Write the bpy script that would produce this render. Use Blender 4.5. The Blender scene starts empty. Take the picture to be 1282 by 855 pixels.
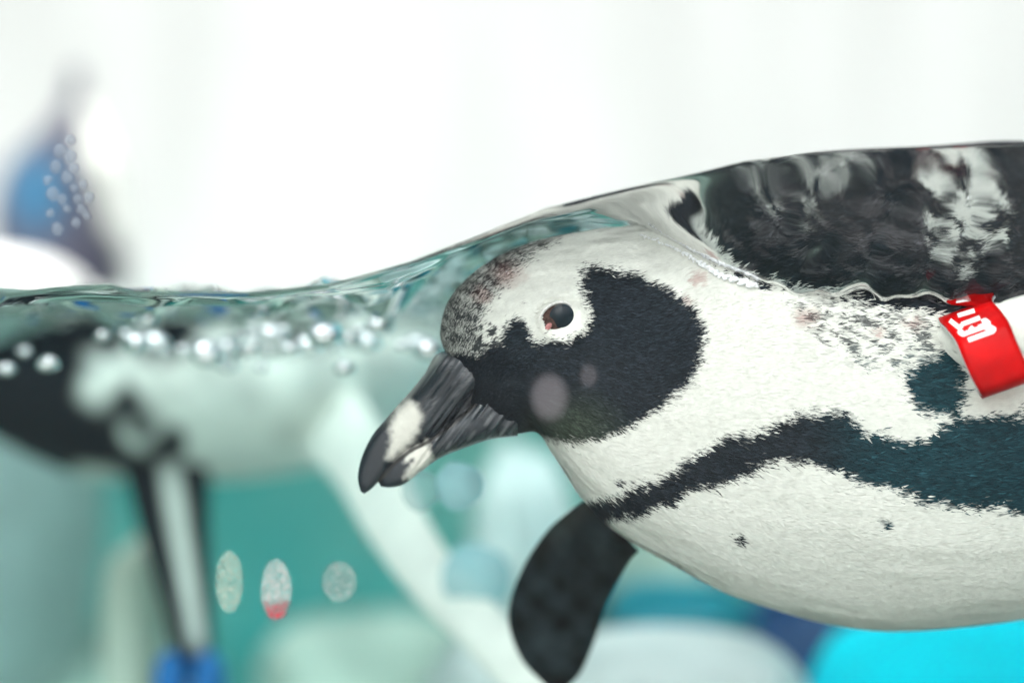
import bpy, math, random
import numpy as np
from mathutils import Vector

# ------------------------------------------------------------------ camera, sky, sun, exposure
SC = bpy.context.scene
COL = SC.collection
LENS, SENSOR, PW, PH = 80.0, 36.0, 1282.0, 855.0
K = SENSOR / LENS / PW                       # metres per photo pixel at one metre
cam_d = bpy.data.cameras.new('camera')
cam_d.lens = LENS; cam_d.sensor_width = SENSOR
cam_d.clip_start = 0.02; cam_d.clip_end = 5000
cam_d.dof.use_dof = True
cam_d.dof.focus_distance = 0.803
cam_d.dof.aperture_fstop = 2.8
cam = bpy.data.objects.new('camera', cam_d); COL.objects.link(cam)
cam.location = (0, 0, 0); cam.rotation_euler = (math.pi / 2, 0, 0)
SC.camera = cam

SUN_EL, SUN_AZ = math.radians(58), math.radians(205)     # azimuth from +Y (north), clockwise
world = bpy.data.worlds.new('World'); SC.world = world; world.use_nodes = True
wn = world.node_tree; bg = wn.nodes['Background']
sky = wn.nodes.new('ShaderNodeTexSky'); sky.sky_type = 'NISHITA'; sky.sun_disc = False
sky.sun_elevation = SUN_EL; sky.sun_rotation = SUN_AZ
sky.air_density = 1.0; sky.dust_density = 6.0; sky.ozone_density = 1.0
hs = wn.nodes.new('ShaderNodeHueSaturation'); hs.inputs['Saturation'].default_value = 0.25
wn.links.new(sky.outputs[0], hs.inputs['Color']); wn.links.new(hs.outputs[0], bg.inputs['Color'])
bg.inputs['Strength'].default_value = 0.15
sd = bpy.data.lights.new('sun', 'SUN'); sd.energy = 1.5; sd.angle = math.radians(12); sd.color = (1, 0.97, 0.92)
sun = bpy.data.objects.new('sun', sd); COL.objects.link(sun)
sdir = Vector((math.sin(SUN_AZ) * math.cos(SUN_EL), math.cos(SUN_AZ) * math.cos(SUN_EL), math.sin(SUN_EL)))
sun.rotation_euler = sdir.to_track_quat('Z', 'Y').to_euler()
SC.view_settings.view_transform = 'Standard'; SC.view_settings.look = 'None'
SC.view_settings.gamma = 1.0; SC.view_settings.use_curve_mapping = False
SC.view_settings.exposure = 1.62
SC.render.engine = 'CYCLES'
SC.cycles.use_denoising = True
SC.cycles.max_bounces = 10; SC.cycles.transparent_max_bounces = 48
SC.cycles.glossy_bounces = 5; SC.cycles.diffuse_bounces = 4
SC.cycles.sample_clamp_indirect = 6.0
rng = np.random.default_rng(7); random.seed(7)

# ------------------------------------------------------------------ helpers
def P(px, py, Y):                            # photo pixel + depth -> metres
    return np.array(((px - PW / 2) * K * Y, Y, (PH / 2 - py) * K * Y))
def to_px(v):
    return np.stack((v[:, 0] / (K * v[:, 1]) + PW / 2, PH / 2 - v[:, 2] / (K * v[:, 1])), 1)
def tag(o, label=None, cat=None, group=None, kind=None):
    if label: o['label'] = label
    if cat: o['category'] = cat
    if group: o['group'] = group
    if kind: o['kind'] = kind
    return o
def empty(name, loc, label, cat, group=None):
    o = bpy.data.objects.new(name, None); COL.objects.link(o); o.location = loc
    o.empty_display_size = 0.02
    return tag(o, label, cat, group)
def mesh_obj(name, verts, faces, mat, parent=None, smooth=True, colors=None):
    verts = np.asarray(verts, dtype=np.float64)
    org = np.array(parent.location) if parent is not None and parent.type == 'EMPTY' else np.zeros(3)
    if parent is not None and parent.type != 'EMPTY' and parent.parent is not None:
        org = np.array(parent.parent.location)
    me = bpy.data.meshes.new(name)
    v = verts - org
    if isinstance(faces, np.ndarray):
        n = faces.shape[1]
        me.vertices.add(len(v)); me.vertices.foreach_set('co', v.astype(np.float32).ravel())
        me.loops.add(faces.size); me.loops.foreach_set('vertex_index', faces.astype(np.int32).ravel())
        me.polygons.add(len(faces))
        me.polygons.foreach_set('loop_start', np.arange(0, faces.size, n, dtype=np.int32))
        me.update(calc_edges=True); me.validate()
    else:
        me.from_pydata([tuple(a) for a in v], [], faces)
    if smooth:
        me.polygons.foreach_set('use_smooth', np.ones(len(me.polygons), dtype=bool))
    if colors is not None:
        a = me.attributes.new('plumage', 'FLOAT_COLOR', 'POINT')
        c = np.ones((len(v), 4), np.float32); c[:, :3] = colors
        a.data.foreach_set('color', c.ravel())
    me.materials.append(mat)
    o = bpy.data.objects.new(name, me); COL.objects.link(o)
    if parent is not None: o.parent = parent
    return o
def grid_faces(n, m, wrap):                  # n rows of m verts
    i, j = np.meshgrid(np.arange(n - 1), np.arange(m if wrap else m - 1), indexing='ij')
    a = i * m + j; b = i * m + (j + 1) % m; c = (i + 1) * m + (j + 1) % m; d = (i + 1) * m + j
    return np.stack((a, b, c, d), -1).reshape(-1, 4)
def crom(pts, n):                            # Catmull-Rom through rows of pts, n samples
    p = np.asarray(pts, float); p = np.vstack((2 * p[0] - p[1], p, 2 * p[-1] - p[-2]))
    t = np.linspace(0, len(pts) - 1 - 1e-9, n); i = t.astype(int); f = (t - i)[:, None]
    a, b, c, d = p[i], p[i + 1], p[i + 2], p[i + 3]
    return 0.5 * (2 * b + (c - a) * f + (2 * a - 5 * b + 4 * c - d) * f ** 2 + (3 * b - a - 3 * c + d) * f ** 3)
def loft(rows, nt, nphi, power=2.0):
    """rows: (topx, topy, botx, boty, half_width_m, Yc). Returns verts grid (nt, nphi, 3); phi 0 = top, 90 = near side"""
    r = crom(rows, nt)
    top = np.stack([(r[:, 0] - PW / 2) * K * r[:, 5], r[:, 5], (PH / 2 - r[:, 1]) * K * r[:, 5]], 1)
    bot = np.stack([(r[:, 2] - PW / 2) * K * r[:, 5], r[:, 5], (PH / 2 - r[:, 3]) * K * r[:, 5]], 1)
    mid, half = (top + bot) / 2, (top - bot) / 2
    ph = np.linspace(0, 2 * math.pi, nphi, endpoint=False)
    c, s = np.cos(ph), np.sin(ph)
    e = 2.0 / power
    c = np.sign(c) * np.abs(c) ** e; s = np.sign(s) * np.abs(s) ** e
    g = mid[:, None, :] + c[None, :, None] * half[:, None, :]
    g[:, :, 1] -= s[None, :] * np.maximum(r[:, 4], 1e-4)[:, None]
    return g
def loft_mesh(name, rows, nt, nphi, mat, parent, colfn=None, power=2.0):
    g = loft(rows, nt, nphi, power)
    v = g.reshape(-1, 3); f = grid_faces(nt, nphi, True)
    v = np.vstack((v, g[0].mean(0), g[-1].mean(0)))
    n0 = nt * nphi
    j = np.arange(nphi); j2 = (j + 1) % nphi
    c0 = np.stack((np.full(nphi, n0), j2, j, j), 1)
    faces = [tuple(q) for q in f] + [(n0, b, a) for a, b in zip(j, j2)] + \
            [(n0 + 1, (nt - 1) * nphi + a, (nt - 1) * nphi + b) for a, b in zip(j, j2)]
    faces = [tuple(int(x) for x in q) for q in faces]
    cols = colfn(v) if colfn is not None else None
    o = mesh_obj(name, v, faces, mat, parent, True, cols)
    return o, g
def sd_poly(p, poly):                        # signed distance, negative inside
    poly = np.asarray(poly, float); d = np.full(len(p), 1e12); ins = np.zeros(len(p), bool)
    for i in range(len(poly)):
        a, b = poly[i - 1], poly[i]; e = b - a; w = p - a
        t = np.clip((w @ e) / (e @ e + 1e-12), 0, 1)
        q = w - t[:, None] * e; d = np.minimum(d, (q * q).sum(1))
        c = ((a[1] <= p[:, 1]) != (b[1] <= p[:, 1]))
        xx = a[0] + (p[:, 1] - a[1]) / (b[1] - a[1] + 1e-12) * (b[0] - a[0])
        ins ^= c & (p[:, 0] < xx)
    return np.sqrt(d) * np.where(ins, -1, 1)
def vnoise(p, scale, seed=0):                # smooth 2-D value noise in [-1, 1]
    q = p / scale; i = np.floor(q).astype(np.int64); f = q - i; f = f * f * (3 - 2 * f)
    def h(x, y):
        n = (x * 374761393 + y * 668265263 + seed * 974711) & 0xffffffff
        n = ((n ^ (n >> 13)) * 1274126177) & 0xffffffff
        return ((n ^ (n >> 16)) & 0xffff) / 32767.5 - 1
    x, y = i[:, 0], i[:, 1]
    return (h(x, y) * (1 - f[:, 0]) + h(x + 1, y) * f[:, 0]) * (1 - f[:, 1]) + \
           (h(x, y + 1) * (1 - f[:, 0]) + h(x + 1, y + 1) * f[:, 0]) * f[:, 1]
def sstep(a, b, x):
    t = np.clip((x - a) / (b - a), 0, 1); return t * t * (3 - 2 * t)

# ------------------------------------------------------------------ materials
def new_mat(name):
    m = bpy.data.materials.new(name); m.use_nodes = True
    return m, m.node_tree.nodes, m.node_tree.links
def mat_plain(name, col, rough=0.6, noise=0.0, nscale=30.0, bump=0.0, spec=0.4, col2=None, stretch=None):
    m, n, l = new_mat(name); b = n['Principled BSDF']
    b.inputs['Roughness'].default_value = rough; b.inputs['Specular IOR Level'].default_value = spec
    tc = n.new('ShaderNodeTexCoord'); mp = n.new('ShaderNodeMapping')
    if stretch: mp.inputs['Scale'].default_value = stretch
    l.new(tc.outputs['Object'], mp.inputs[0])
    nz = n.new('ShaderNodeTexNoise'); nz.inputs['Scale'].default_value = nscale; nz.inputs['Detail'].default_value = 5
    l.new(mp.outputs[0], nz.inputs['Vector'])
    mx = n.new('ShaderNodeMix'); mx.data_type = 'RGBA'
    c2 = col2 if col2 else tuple(c * (1 - noise) for c in col)
    mx.inputs[6].default_value = (*col, 1); mx.inputs[7].default_value = (*c2, 1)
    cr = n.new('ShaderNodeMapRange'); cr.inputs[1].default_value = 0.35; cr.inputs[2].default_value = 0.65
    l.new(nz.outputs['Fac'], cr.inputs[0]); l.new(cr.outputs[0], mx.inputs[0])
    l.new(mx.outputs[2], b.inputs['Base Color'])
    if bump:
        bp = n.new('ShaderNodeBump'); bp.inputs['Strength'].default_value = bump; bp.inputs['Distance'].default_value = 0.002
        l.new(nz.outputs['Fac'], bp.inputs['Height']); l.new(bp.outputs[0], b.inputs['Normal'])
    return m
def mat_plumage(name, rough=0.6, bump=0.25, nscale=700.0):
    m, n, l = new_mat(name); b = n['Principled BSDF']
    a = n.new('ShaderNodeAttribute'); a.attribute_name = 'plumage'
    tc = n.new('ShaderNodeTexCoord'); nz = n.new('ShaderNodeTexNoise')
    nz.inputs['Scale'].default_value = nscale; nz.inputs['Detail'].default_value = 4
    l.new(tc.outputs['Object'], nz.inputs['Vector'])
    mr = n.new('ShaderNodeMapRange'); mr.inputs[1].default_value = 0.3; mr.inputs[2].default_value = 0.7
    mr.inputs[3].default_value = 0.93; mr.inputs[4].default_value = 1.04
    l.new(nz.outputs['Fac'], mr.inputs[0])
    ml = n.new('ShaderNodeVectorMath'); ml.operation = 'SCALE'
    l.new(a.outputs['Color'], ml.inputs[0]); l.new(mr.outputs[0], ml.inputs['Scale'])
    l.new(ml.outputs[0], b.inputs['Base Color'])
    b.inputs['Roughness'].default_value = rough; b.inputs['Specular IOR Level'].default_value = 0.08
    if bump:
        bp = n.new('ShaderNodeBump'); bp.inputs['Strength'].default_value = bump; bp.inputs['Distance'].default_value = 0.0005
        l.new(nz.outputs['Fac'], bp.inputs['Height']); l.new(bp.outputs[0], b.inputs['Normal'])
    return m
def mat_clear(name, ior, tint=(1, 1, 1), absorb=None, density=0.0):   # un-bent dielectric: Fresnel mirror over see-through
    m, n, l = new_mat(name); n.remove(n['Principled BSDF'])
    tr = n.new('ShaderNodeBsdfTransparent'); tr.inputs[0].default_value = (*tint, 1)
    gl = n.new('ShaderNodeBsdfGlossy'); gl.inputs['Roughness'].default_value = 0.0
    fr = n.new('ShaderNodeFresnel'); fr.inputs['IOR'].default_value = ior
    mx = n.new('ShaderNodeMixShader'); out = n['Material Output']
    l.new(fr.outputs[0], mx.inputs[0]); l.new(tr.outputs[0], mx.inputs[1]); l.new(gl.outputs[0], mx.inputs[2])
    l.new(mx.outputs[0], out.inputs['Surface'])
    if absorb:
        va = n.new('ShaderNodeVolumeAbsorption'); va.inputs['Color'].default_value = (*absorb, 1)
        va.inputs['Density'].default_value = density; l.new(va.outputs[0], out.inputs['Volume'])
    return m
def mat_film(name, col, alpha):              # thin translucent skin: part see-through, part milky
    m, n, l = new_mat(name); n.remove(n['Principled BSDF'])
    tr = n.new('ShaderNodeBsdfTransparent'); df = n.new('ShaderNodeBsdfDiffuse'); df.inputs[0].default_value = (*col, 1)
    mx = n.new('ShaderNodeMixShader'); mx.inputs[0].default_value = alpha
    l.new(tr.outputs[0], mx.inputs[1]); l.new(df.outputs[0], mx.inputs[2]); l.new(mx.outputs[0], n['Material Output'].inputs['Surface'])
    return m, n, l, mx, df

WHITE = np.array((0.69, 0.705, 0.64)); BLACK = np.array((0.013, 0.018, 0.023)); RED_TINT = np.array((0.30, 0.08, 0.07))
M_body = mat_plumage('plumage_skin', 0.65, 0.12, 900)
M_feather = mat_plumage('feather_vane', 0.6, 0.0, 400)
M_bill = mat_plumage('bill_horn', 0.26, 0.35, 500); M_bill.node_tree.nodes['Principled BSDF'].inputs['Specular IOR Level'].default_value = 0.55
M_far = mat_plumage('plumage_plain', 0.6, 0.0, 60)
WABS, WDEN = (0.20, 0.80, 0.84), 0.45
M_water = mat_clear('water', 1.333, (1, 1, 1), WABS, WDEN)
_n = M_water.node_tree                       # the open surface bends the view like real water
_r = _n.nodes.new('ShaderNodeBsdfRefraction'); _r.inputs['IOR'].default_value = 1.333; _r.inputs['Roughness'].default_value = 0.0
_m = [x for x in _n.nodes if x.type == 'MIX_SHADER'][0]; _n.links.new(_r.outputs[0], _m.inputs[1])
M_glass = mat_clear('acrylic', 1.2, (0.99, 1.0, 1.0))
M_wetface = mat_clear('acrylic_wet_face', 1.06)
M_waterside = mat_clear('water_against_acrylic', 1.06, (1, 1, 1), WABS, WDEN)
M_poolwall = mat_plain('pool_paint', (0.07, 0.48, 0.45), 0.6, nscale=2.6, col2=(0.42, 0.60, 0.50))
M_poolfloor = mat_plain('pool_floor_render', (0.30, 0.36, 0.30), 0.8, nscale=5, col2=(0.16, 0.20, 0.17), bump=0.3)
M_whitewall = mat_plain('white_render', (0.33, 0.34, 0.338), 0.7, nscale=1.6, col2=(0.255, 0.268, 0.26), stretch=(3, 1, 0.6))
M_whiterock = mat_plain('white_rock', (0.82, 0.83, 0.80), 0.8, nscale=18, col2=(0.66, 0.68, 0.65), bump=0.4)
M_palerock = mat_plain('pale_rock', (0.60, 0.64, 0.54), 0.8, nscale=9, col2=(0.36, 0.42, 0.35), bump=0.4)
M_cream = mat_plain('cream_rock', (0.84, 0.84, 0.70), 0.8, nscale=18, col2=(0.72, 0.73, 0.60), bump=0.4)
M_cyan = mat_plain('cyan_paint', (0.001, 0.80, 0.97), 0.6, 0.1, 12, spec=.03)
M_navy = mat_plain('navy_paint', (0.005, 0.06, 0.20), 0.45, 0.2, 12)
M_teal = mat_plain('teal_paint', (0.004, 0.28, 0.36), 0.45, 0.2, 12)
M_bluepeg = mat_plain('blue_rubber', (0.003, 0.17, 0.50), 0.5, 0.15, 40)
M_red = mat_plain('red_band', (0.62, 0.002, 0.003), 0.35, 0.45, 60, spec=.08)
M_ink = mat_plain('white_print', (0.85, 0.85, 0.83), 0.4, 0.05, 60)
M_bandedge = mat_plain('band_core', (0.75, 0.76, 0.74), 0.5, 0.1, 60)
M_paving = mat_plain('grey_paving', (0.28, 0.28, 0.27), 0.85, 0.25, 3, bump=0.2)
M_foam = mat_plain('foam', (0.85, 0.87, 0.87), 0.35, 0.06, 90)
M_silver = mat_plain('glint_silver', (0.97, 0.98, 0.98), 0.22, 0.02, 90); M_silver.node_tree.nodes['Principled BSDF'].inputs['Metallic'].default_value = 1.0

# ------------------------------------------------------------------ setting
def box(name, lo, hi, mat, parent=None, **kw):
    x0, y0, z0 = lo; x1, y1, z1 = hi
    v = [(x0, y0, z0), (x1, y0, z0), (x1, y1, z0), (x0, y1, z0), (x0, y0, z1), (x1, y0, z1), (x1, y1, z1), (x0, y1, z1)]
    f = [(0, 3, 2, 1), (4, 5, 6, 7), (0, 1, 5, 4), (1, 2, 6, 5), (2, 3, 7, 6), (3, 0, 4, 7)]
    return mesh_obj(name, v, f, mat, parent, smooth=False, **kw)
GF, GB = 0.756, 0.766                        # front and back of the acrylic pane
BACK, SIDE, FLOOR = 2.7, 1.5, -0.36
tag(mesh_obj('ground', [(-400, -400, -1.2), (400, -400, -1.2), (400, 400, -1.2), (-400, 400, -1.2)], [(0, 1, 2, 3)], M_paving, smooth=False), kind='structure')
tag(box('pool_floor', (-SIDE - .2, GB + .001, FLOOR - .1), (SIDE + .2, BACK + .2, FLOOR), M_poolfloor), kind='structure')
tag(box('pool_wall', (-SIDE - .2, BACK, FLOOR + .001), (SIDE + .2, BACK + .2, 0.012), M_poolwall), kind='structure')
tag(box('pool_wall', (-SIDE - .2, GB + .002, FLOOR + .001), (-SIDE, BACK - .001, 0.10), M_poolwall), kind='structure')
tag(box('pool_wall', (SIDE, GB + .002, FLOOR + .001), (SIDE + .2, BACK - .001, 0.10), M_poolwall), kind='structure')
tag(box('exhibit_wall', (-3.2, BACK + .06, 0.0125), (3.2, BACK + .3, 2.4), M_whitewall), 'plain white rendered wall rising behind the pool', 'wall')
pane = box('acrylic_barrier', (-1.9, GF, FLOOR - .3), (1.9, GB, 0.9), M_glass); pane.data.materials.append(M_wetface); pane.data.polygons[4].material_index = 1
tag(pane, 'clear acrylic viewing panel holding back the pool water', 'barrier')

# ------------------------------------------------------------------ water: closed body with a heaped bow wave against the pane
Z0 = (PH / 2 - 371) * K * GB
front_px = np.array([(-900, 372), (-200, 380), (0, 394), (30, 374), (90, 365), (160, 361), (190, 371), (330, 372), (420, 362), (520, 333), (600, 301),
                     (680, 267), (760, 246), (860, 222), (920, 206), (1000, 196), (1100, 191), (1282, 184), (1500, 190), (1800, 250), (2300, 370), (2900, 372)], float)
cont_px = np.array([(-900, 372), (0, 376), (330, 374), (480, 362), (540, 334), (600, 302), (660, 283), (740, 274), (800, 280), (850, 308), (900, 339), (945, 355), (1000, 362),
                    (1100, 377), (1282, 388), (1500, 392), (1800, 385), (2300, 374), (2900, 372)], float)
yc_px = np.array([(-900, .86), (560, .83), (740, .825), (790, .816), (835, .804), (1000, .798), (1282, .795), (2900, .82)], float)
def water_z(x, y):
    px = PW / 2 + x / (K * 0.80)
    zf = (PH / 2 - np.interp(px, front_px[:, 0], front_px[:, 1])) * K * GB
    yc = np.interp(px, yc_px[:, 0], yc_px[:, 1])
    zc = (PH / 2 - np.interp(px, cont_px[:, 0], cont_px[:, 1])) * K * yc
    w = np.clip((y - GB) / (yc - GB), 0, 1); w = w * (0.6 + 0.4 * w * (2 - w) if False else 1) 
    ws = 0.45 * w + 0.55 * w * w * (3 - 2 * w)
    z = zf * (1 - ws) + zc * ws
    far = sstep(0.0, 0.16, y - yc - 0.05)
    z = z * (1 - far) + Z0 * far
    z = z + 0.0022 * np.exp(-(y - GB) / 0.0025)          # meniscus climbing the pane
    rp = 0
    r2 = np.random.default_rng(3)
    for i in range(26):
        a = r2.uniform(0, 2 * math.pi); lam = r2.uniform(0.016, 0.10); ph = r2.uniform(0, 6.3)
        rp = rp + np.sin((x * math.cos(a) + y * math.sin(a)) * 2 * math.pi / lam + ph) * lam * 0.0042
    amp = 0.45 + 1.6 * sstep(0.86, 1.02, y) + 0.9 * sstep(800, 930, px) * sstep(.90, .82, y)
    def chop(seed, lo, hi, n, slope):
        r4 = np.random.default_rng(seed); q = 0
        for i in range(n):
            a = r4.uniform(0, 2 * math.pi); lam = r4.uniform(lo, hi); ph = r4.uniform(0, 6.3)
            q = q + np.sin((x * math.cos(a) + y * math.sin(a)) * 2 * math.pi / lam + ph) * lam * slope / (2 * math.pi) * math.sqrt(2.0 / n)
        return q
    face = chop(21, .010, .026, 22, .40) * sstep(885, 985, px) * sstep(.83, .80, y)
    left = chop(22, .022, .055, 22, .46) * sstep(600, 520, px) * sstep(.80, .88, y) * sstep(1.7, 1.3, y)
    return z + (rp * amp + face + left) * sstep(GB - .001, GB + 0.02, y)
xs = np.concatenate((np.linspace(-SIDE, -.34, 50)[:-1], np.linspace(-.34, .36, 560), np.linspace(.36, SIDE, 50)[1:]))
ys = np.concatenate((GB + .0008 + np.linspace(0, 1, 30)[:-1] ** 1.5 * .02, np.linspace(GB + .0208, .90, 80)[:-1], np.linspace(.90, 1.5, 190)[:-1], np.linspace(1.5, BACK - .002, 60)))
X, Yg = np.meshgrid(xs, ys)                   # rows = y
Zg = water_z(X, Yg)
nx, ny = len(xs), len(ys)
topv = np.stack((X, Yg, Zg), -1).reshape(-1, 3)
botv = topv.copy(); botv[:, 2] = FLOOR + .002
f_top = grid_faces(ny, nx, False)
def rim(idx): return np.stack((idx[:-1], idx[1:], idx[1:] + nx * ny, idx[:-1] + nx * ny), 1)
fr_i = np.arange(nx); bk_i = (ny - 1) * nx + np.arange(nx)[::-1]; lf_i = (np.arange(ny) * nx)[::-1]; rt_i = np.arange(ny) * nx + nx - 1
rims = np.vstack([rim(a)[:, ::-1] for a in (fr_i, rt_i, bk_i, lf_i)])
f_bot = f_top[:, ::-1] + nx * ny
water = mesh_obj('pool_water', np.vstack((topv, botv)), np.vstack((f_top, rims, f_bot)), M_water)
sm = np.ones(len(water.data.polygons), bool); sm[len(f_top):] = False
water.data.polygons.foreach_set('use_smooth', sm)
water.data.materials.append(M_waterside)
mi = np.zeros(len(sm), np.int32); mi[len(f_top):] = 1
water.data.polygons.foreach_set('material_index', mi)
tag(water, kind='structure')

# ------------------------------------------------------------------ the swimming penguin
HY, BY = 0.826, 0.873
pen = empty('penguin', tuple(P(1000, 560, 0.86)), 'black and white penguin with a red flipper band swimming at the surface', 'penguin', None)
BODY = [  # topx, topy, botx, boty, half width, centre depth
    (564, 454, 606, 534, .0080, HY), (552, 418, 640, 542, .0145, HY), (563, 376, 672, 541, .0215, HY), (600, 337, 690, 564, .0255, HY),
    (660, 306, 708, 592, .0290, HY), (740, 289, 730, 624, .0325, HY + .001), (820, 276, 768, 662, .0375, HY + .006), (900, 228, 835, 702, .0460, HY + .015),
    (1000, 196, 932, 749, .0580, HY + .028), (1150, 186, 1090, 786, .0690, BY - .006), (1300, 182, 1282, 771, .0740, BY), (1450, 230, 1450, 735, .0700, BY + .004),
    (1600, 310, 1600, 680, .0540, BY + .006), (1720, 410, 1720, 610, .0300, BY + .008), (1800, 480, 1800, 560, .0100, BY + .01)]
MASK = [(722, 336), (745, 335), (792, 345), (832, 362), (860, 386), (875, 410), (873, 448), (852, 486), (822, 508), (798, 524), (770, 540), (735, 551), (705, 553),
        (680, 547), (665, 546), (600, 560), (530, 540), (530, 470), (552, 455), (575, 440), (596, 446), (606, 436), (622, 428), (628, 412), (640, 399), (652, 402), (662, 416),
        (668, 430), (684, 425), (704, 426), (722, 417), (733, 402), (731, 382), (722, 362)]
BAND = [(700, 640), (742, 624), (782, 612), (820, 598), (860, 570), (900, 546), (958, 538), (985, 520), (1040, 514), (1080, 541), (1120, 551), (1160, 545), (1200, 522), (1282, 520),
        (1500, 540), (1650, 520), (1650, 620), (1500, 660), (1282, 650), (1240, 632), (1200, 636), (1150, 628), (1120, 614), (1080, 609), (1035, 590), (992, 576), (960, 581), (900, 602), (850, 621), (800, 641), (765, 646), (720, 680)]
BACKP = [(815, 225), (846, 298), (892, 334), (945, 358), (1000, 366), (1060, 374), (1130, 388), (1200, 396), (1290, 402), (1500, 400), (1830, 500), (1900, 100), (866, 100)]
CROWN = [(530, 456), (535, 395), (545, 350), (590, 310), (650, 285), (715, 275), (700, 300), (664, 326), (632, 358), (612, 384), (600, 414), (604, 444), (570, 452)]
SHOULD = [(966, 372), (1060, 372), (1180, 400), (1185, 440), (1130, 470), (1070, 468), (1010, 432)]
BLOB = [(1122, 462), (1150, 446), (1200, 438), (1200, 505), (1190, 518), (1150, 517), (1126, 495)]
PATCH1 = [(925, 235), (985, 205), (1080, 215), (1090, 245), (1030, 270), (1000, 292), (955, 280)]
PATCH2 = [(1160, 235), (1215, 212), (1245, 240), (1270, 285), (1240, 330), (1200, 350), (1165, 320), (1150, 270)]
def body_color(v, jit, seed):
    """v: near-side counterpart points. jit: per-point random pixel jitter of the marking edges"""
    p = to_px(v)
    n1 = vnoise(p, 7, 1) * 4 + vnoise(p, 3, 2) * 2.2 + vnoise(p, 22, 5) * 3
    pj = p + jit
    def m(poly, amp=1.0, soft=1.2): return sstep(soft, -soft, sd_poly(pj, poly) + n1 * amp)
    dark = m(MASK, 0.6, 3)
    dark = np.maximum(dark, m(BAND, 1.25, 3.5))
    dark = np.maximum(dark, m(BACKP, 1.6))
    dark = np.maximum(dark, m(BLOB, 1.2, 5))  # shadow side at the near flipper's root, painted as a dark patch
    ring = np.sqrt(((pj[:, 0] - 700) / 33) ** 2 + ((pj[:, 1] - 397) / 29) ** 2)
    dark = dark * np.where((ring < 1) & (pj[:, 1] < 428) & (pj[:, 0] < 733), 0, 1)
    rnd = np.random.default_rng(seed).uniform(0, 1, len(p))
    # speckle at the lores, crown streaks and shoulder streaks
    lor = sstep(26, -6, np.hypot((p[:, 0] - 612) / 1.3, p[:, 1] - 428)) * 0.9
    spk = vnoise(p, 5.5, 9) + 0.5 * vnoise(p, 2.6, 10)
    dark = np.maximum(dark, (spk > 0.55 - 1.0 * lor) * (lor > .05) * 0.95)
    cd = sd_poly(p, CROWN); cr = sstep(6, -16, cd)
    dirp = np.stack((p[:, 0] * .55 - p[:, 1] * .83, (p[:, 0] * .83 + p[:, 1] * .55) * 0.28), 1)
    stk = vnoise(dirp, 3.0, 11)
    dark = np.maximum(dark, np.where(rnd < cr * (.62 + .35 * stk), 0.95, cr * .25 if seed == 2 else cr * .55))
    sh = sstep(4, -14, sd_poly(p, SHOULD))
    dsh = np.stack((p[:, 0] * .93 + p[:, 1] * .36, (p[:, 1] * .93 - p[:, 0] * .36) * 3.2), 1)
    stk2 = vnoise(dsh, 13, 12) + 0.5 * vnoise(dsh, 6, 13)
    dark = np.maximum(dark, sh * sstep(-0.1, 0.4, stk2 + (rnd - .5) * .5) * 0.85)
    for (sx, sy, sr) in ((920, 672, 7), (1100, 656, 7.5), (772, 601, 4), (652, 381, 0)):
        dark = np.maximum(dark, sstep(sr + 2, sr - 2, np.hypot(p[:, 0] - sx, (p[:, 1] - sy) * 1.2) + vnoise(p, 4, 14) * 3))
    dk = np.clip(dark, 0, 1)
    col = WHITE * (1 - dk[:, None]) + BLACK * dk[:, None]
    teal_cast = dk * sstep(980, 1120, p[:, 0]) * sstep(415, 450, p[:, 1])  # teal light cast painted into the dark flank plumage
    col = col + teal_cast[:, None] * np.array((-.006, .014, .018))
    bk = sstep(4, -10, sd_poly(p, BACKP)) * dk
    bs = vnoise(np.stack((p[:, 0] * .94 + p[:, 1] * .34, (p[:, 1] * .94 - p[:, 0] * .34) * 3), 1), 26, 81) + .6 * vnoise(np.stack((p[:, 0] * .94 + p[:, 1] * .34, (p[:, 1] * .94 - p[:, 0] * .34) * 3), 1), 10, 82)
    bw = vnoise(p, 60, 83)
    col = col + (bk * sstep(.1, 1.1, bs + .5 * bw))[:, None] * np.array((.05, .043, .045))
    # white plumage's reflection in the wave, painted onto the back
    for poly, sd_, am in ((PATCH1, 20, .35), (PATCH2, 21, .8)):
        w = sstep(10, -14, sd_poly(p, poly) + vnoise(p, 16, sd_) * 14)
        w = w * sstep(-0.5, 0.25, vnoise(np.stack((p[:, 0] * .8 + p[:, 1] * .6, (p[:, 1] * .8 - p[:, 0] * .6) * 2), 1), 15, sd_ + 2)) * am
        col = col * (1 - w[:, None]) + WHITE * w[:, None]
    # olive sheen painted into the lower face mask
    olive = sstep(60, 0, np.hypot((p[:, 0] - 715) / 1.4, p[:, 1] - 535)) * dk * 0.8
    col = col + olive[:, None] * np.array((0.030, 0.040, 0.018))
    r_ = 0  # band's red reflection painted on neck and shoulder; crown spots are reddish plumage
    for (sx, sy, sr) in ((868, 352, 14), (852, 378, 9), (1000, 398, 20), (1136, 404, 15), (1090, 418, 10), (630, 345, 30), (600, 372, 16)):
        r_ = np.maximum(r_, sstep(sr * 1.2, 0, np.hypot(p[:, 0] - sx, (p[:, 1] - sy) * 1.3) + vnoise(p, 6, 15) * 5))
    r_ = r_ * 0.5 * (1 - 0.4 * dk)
    col = col * (1 - r_[:, None]) + RED_TINT * (0.5 + 0.5 * (1 - dk[:, None])) * r_[:, None]
    return np.clip(col, 0.008, 0.9)
NT, NPH = 420, 300
g = loft(BODY, NT, NPH, 2.15)
tt = np.linspace(0, 1, NT)
def near_mirror(v, yc): w = v.copy(); w[:, 1] = np.where(w[:, 1] > yc, 2 * yc - w[:, 1], w[:, 1]); return w
rows_full = crom(BODY, NT); ycg = np.repeat(rows_full[:, 5], NPH)
bv = g.reshape(-1, 3)
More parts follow.
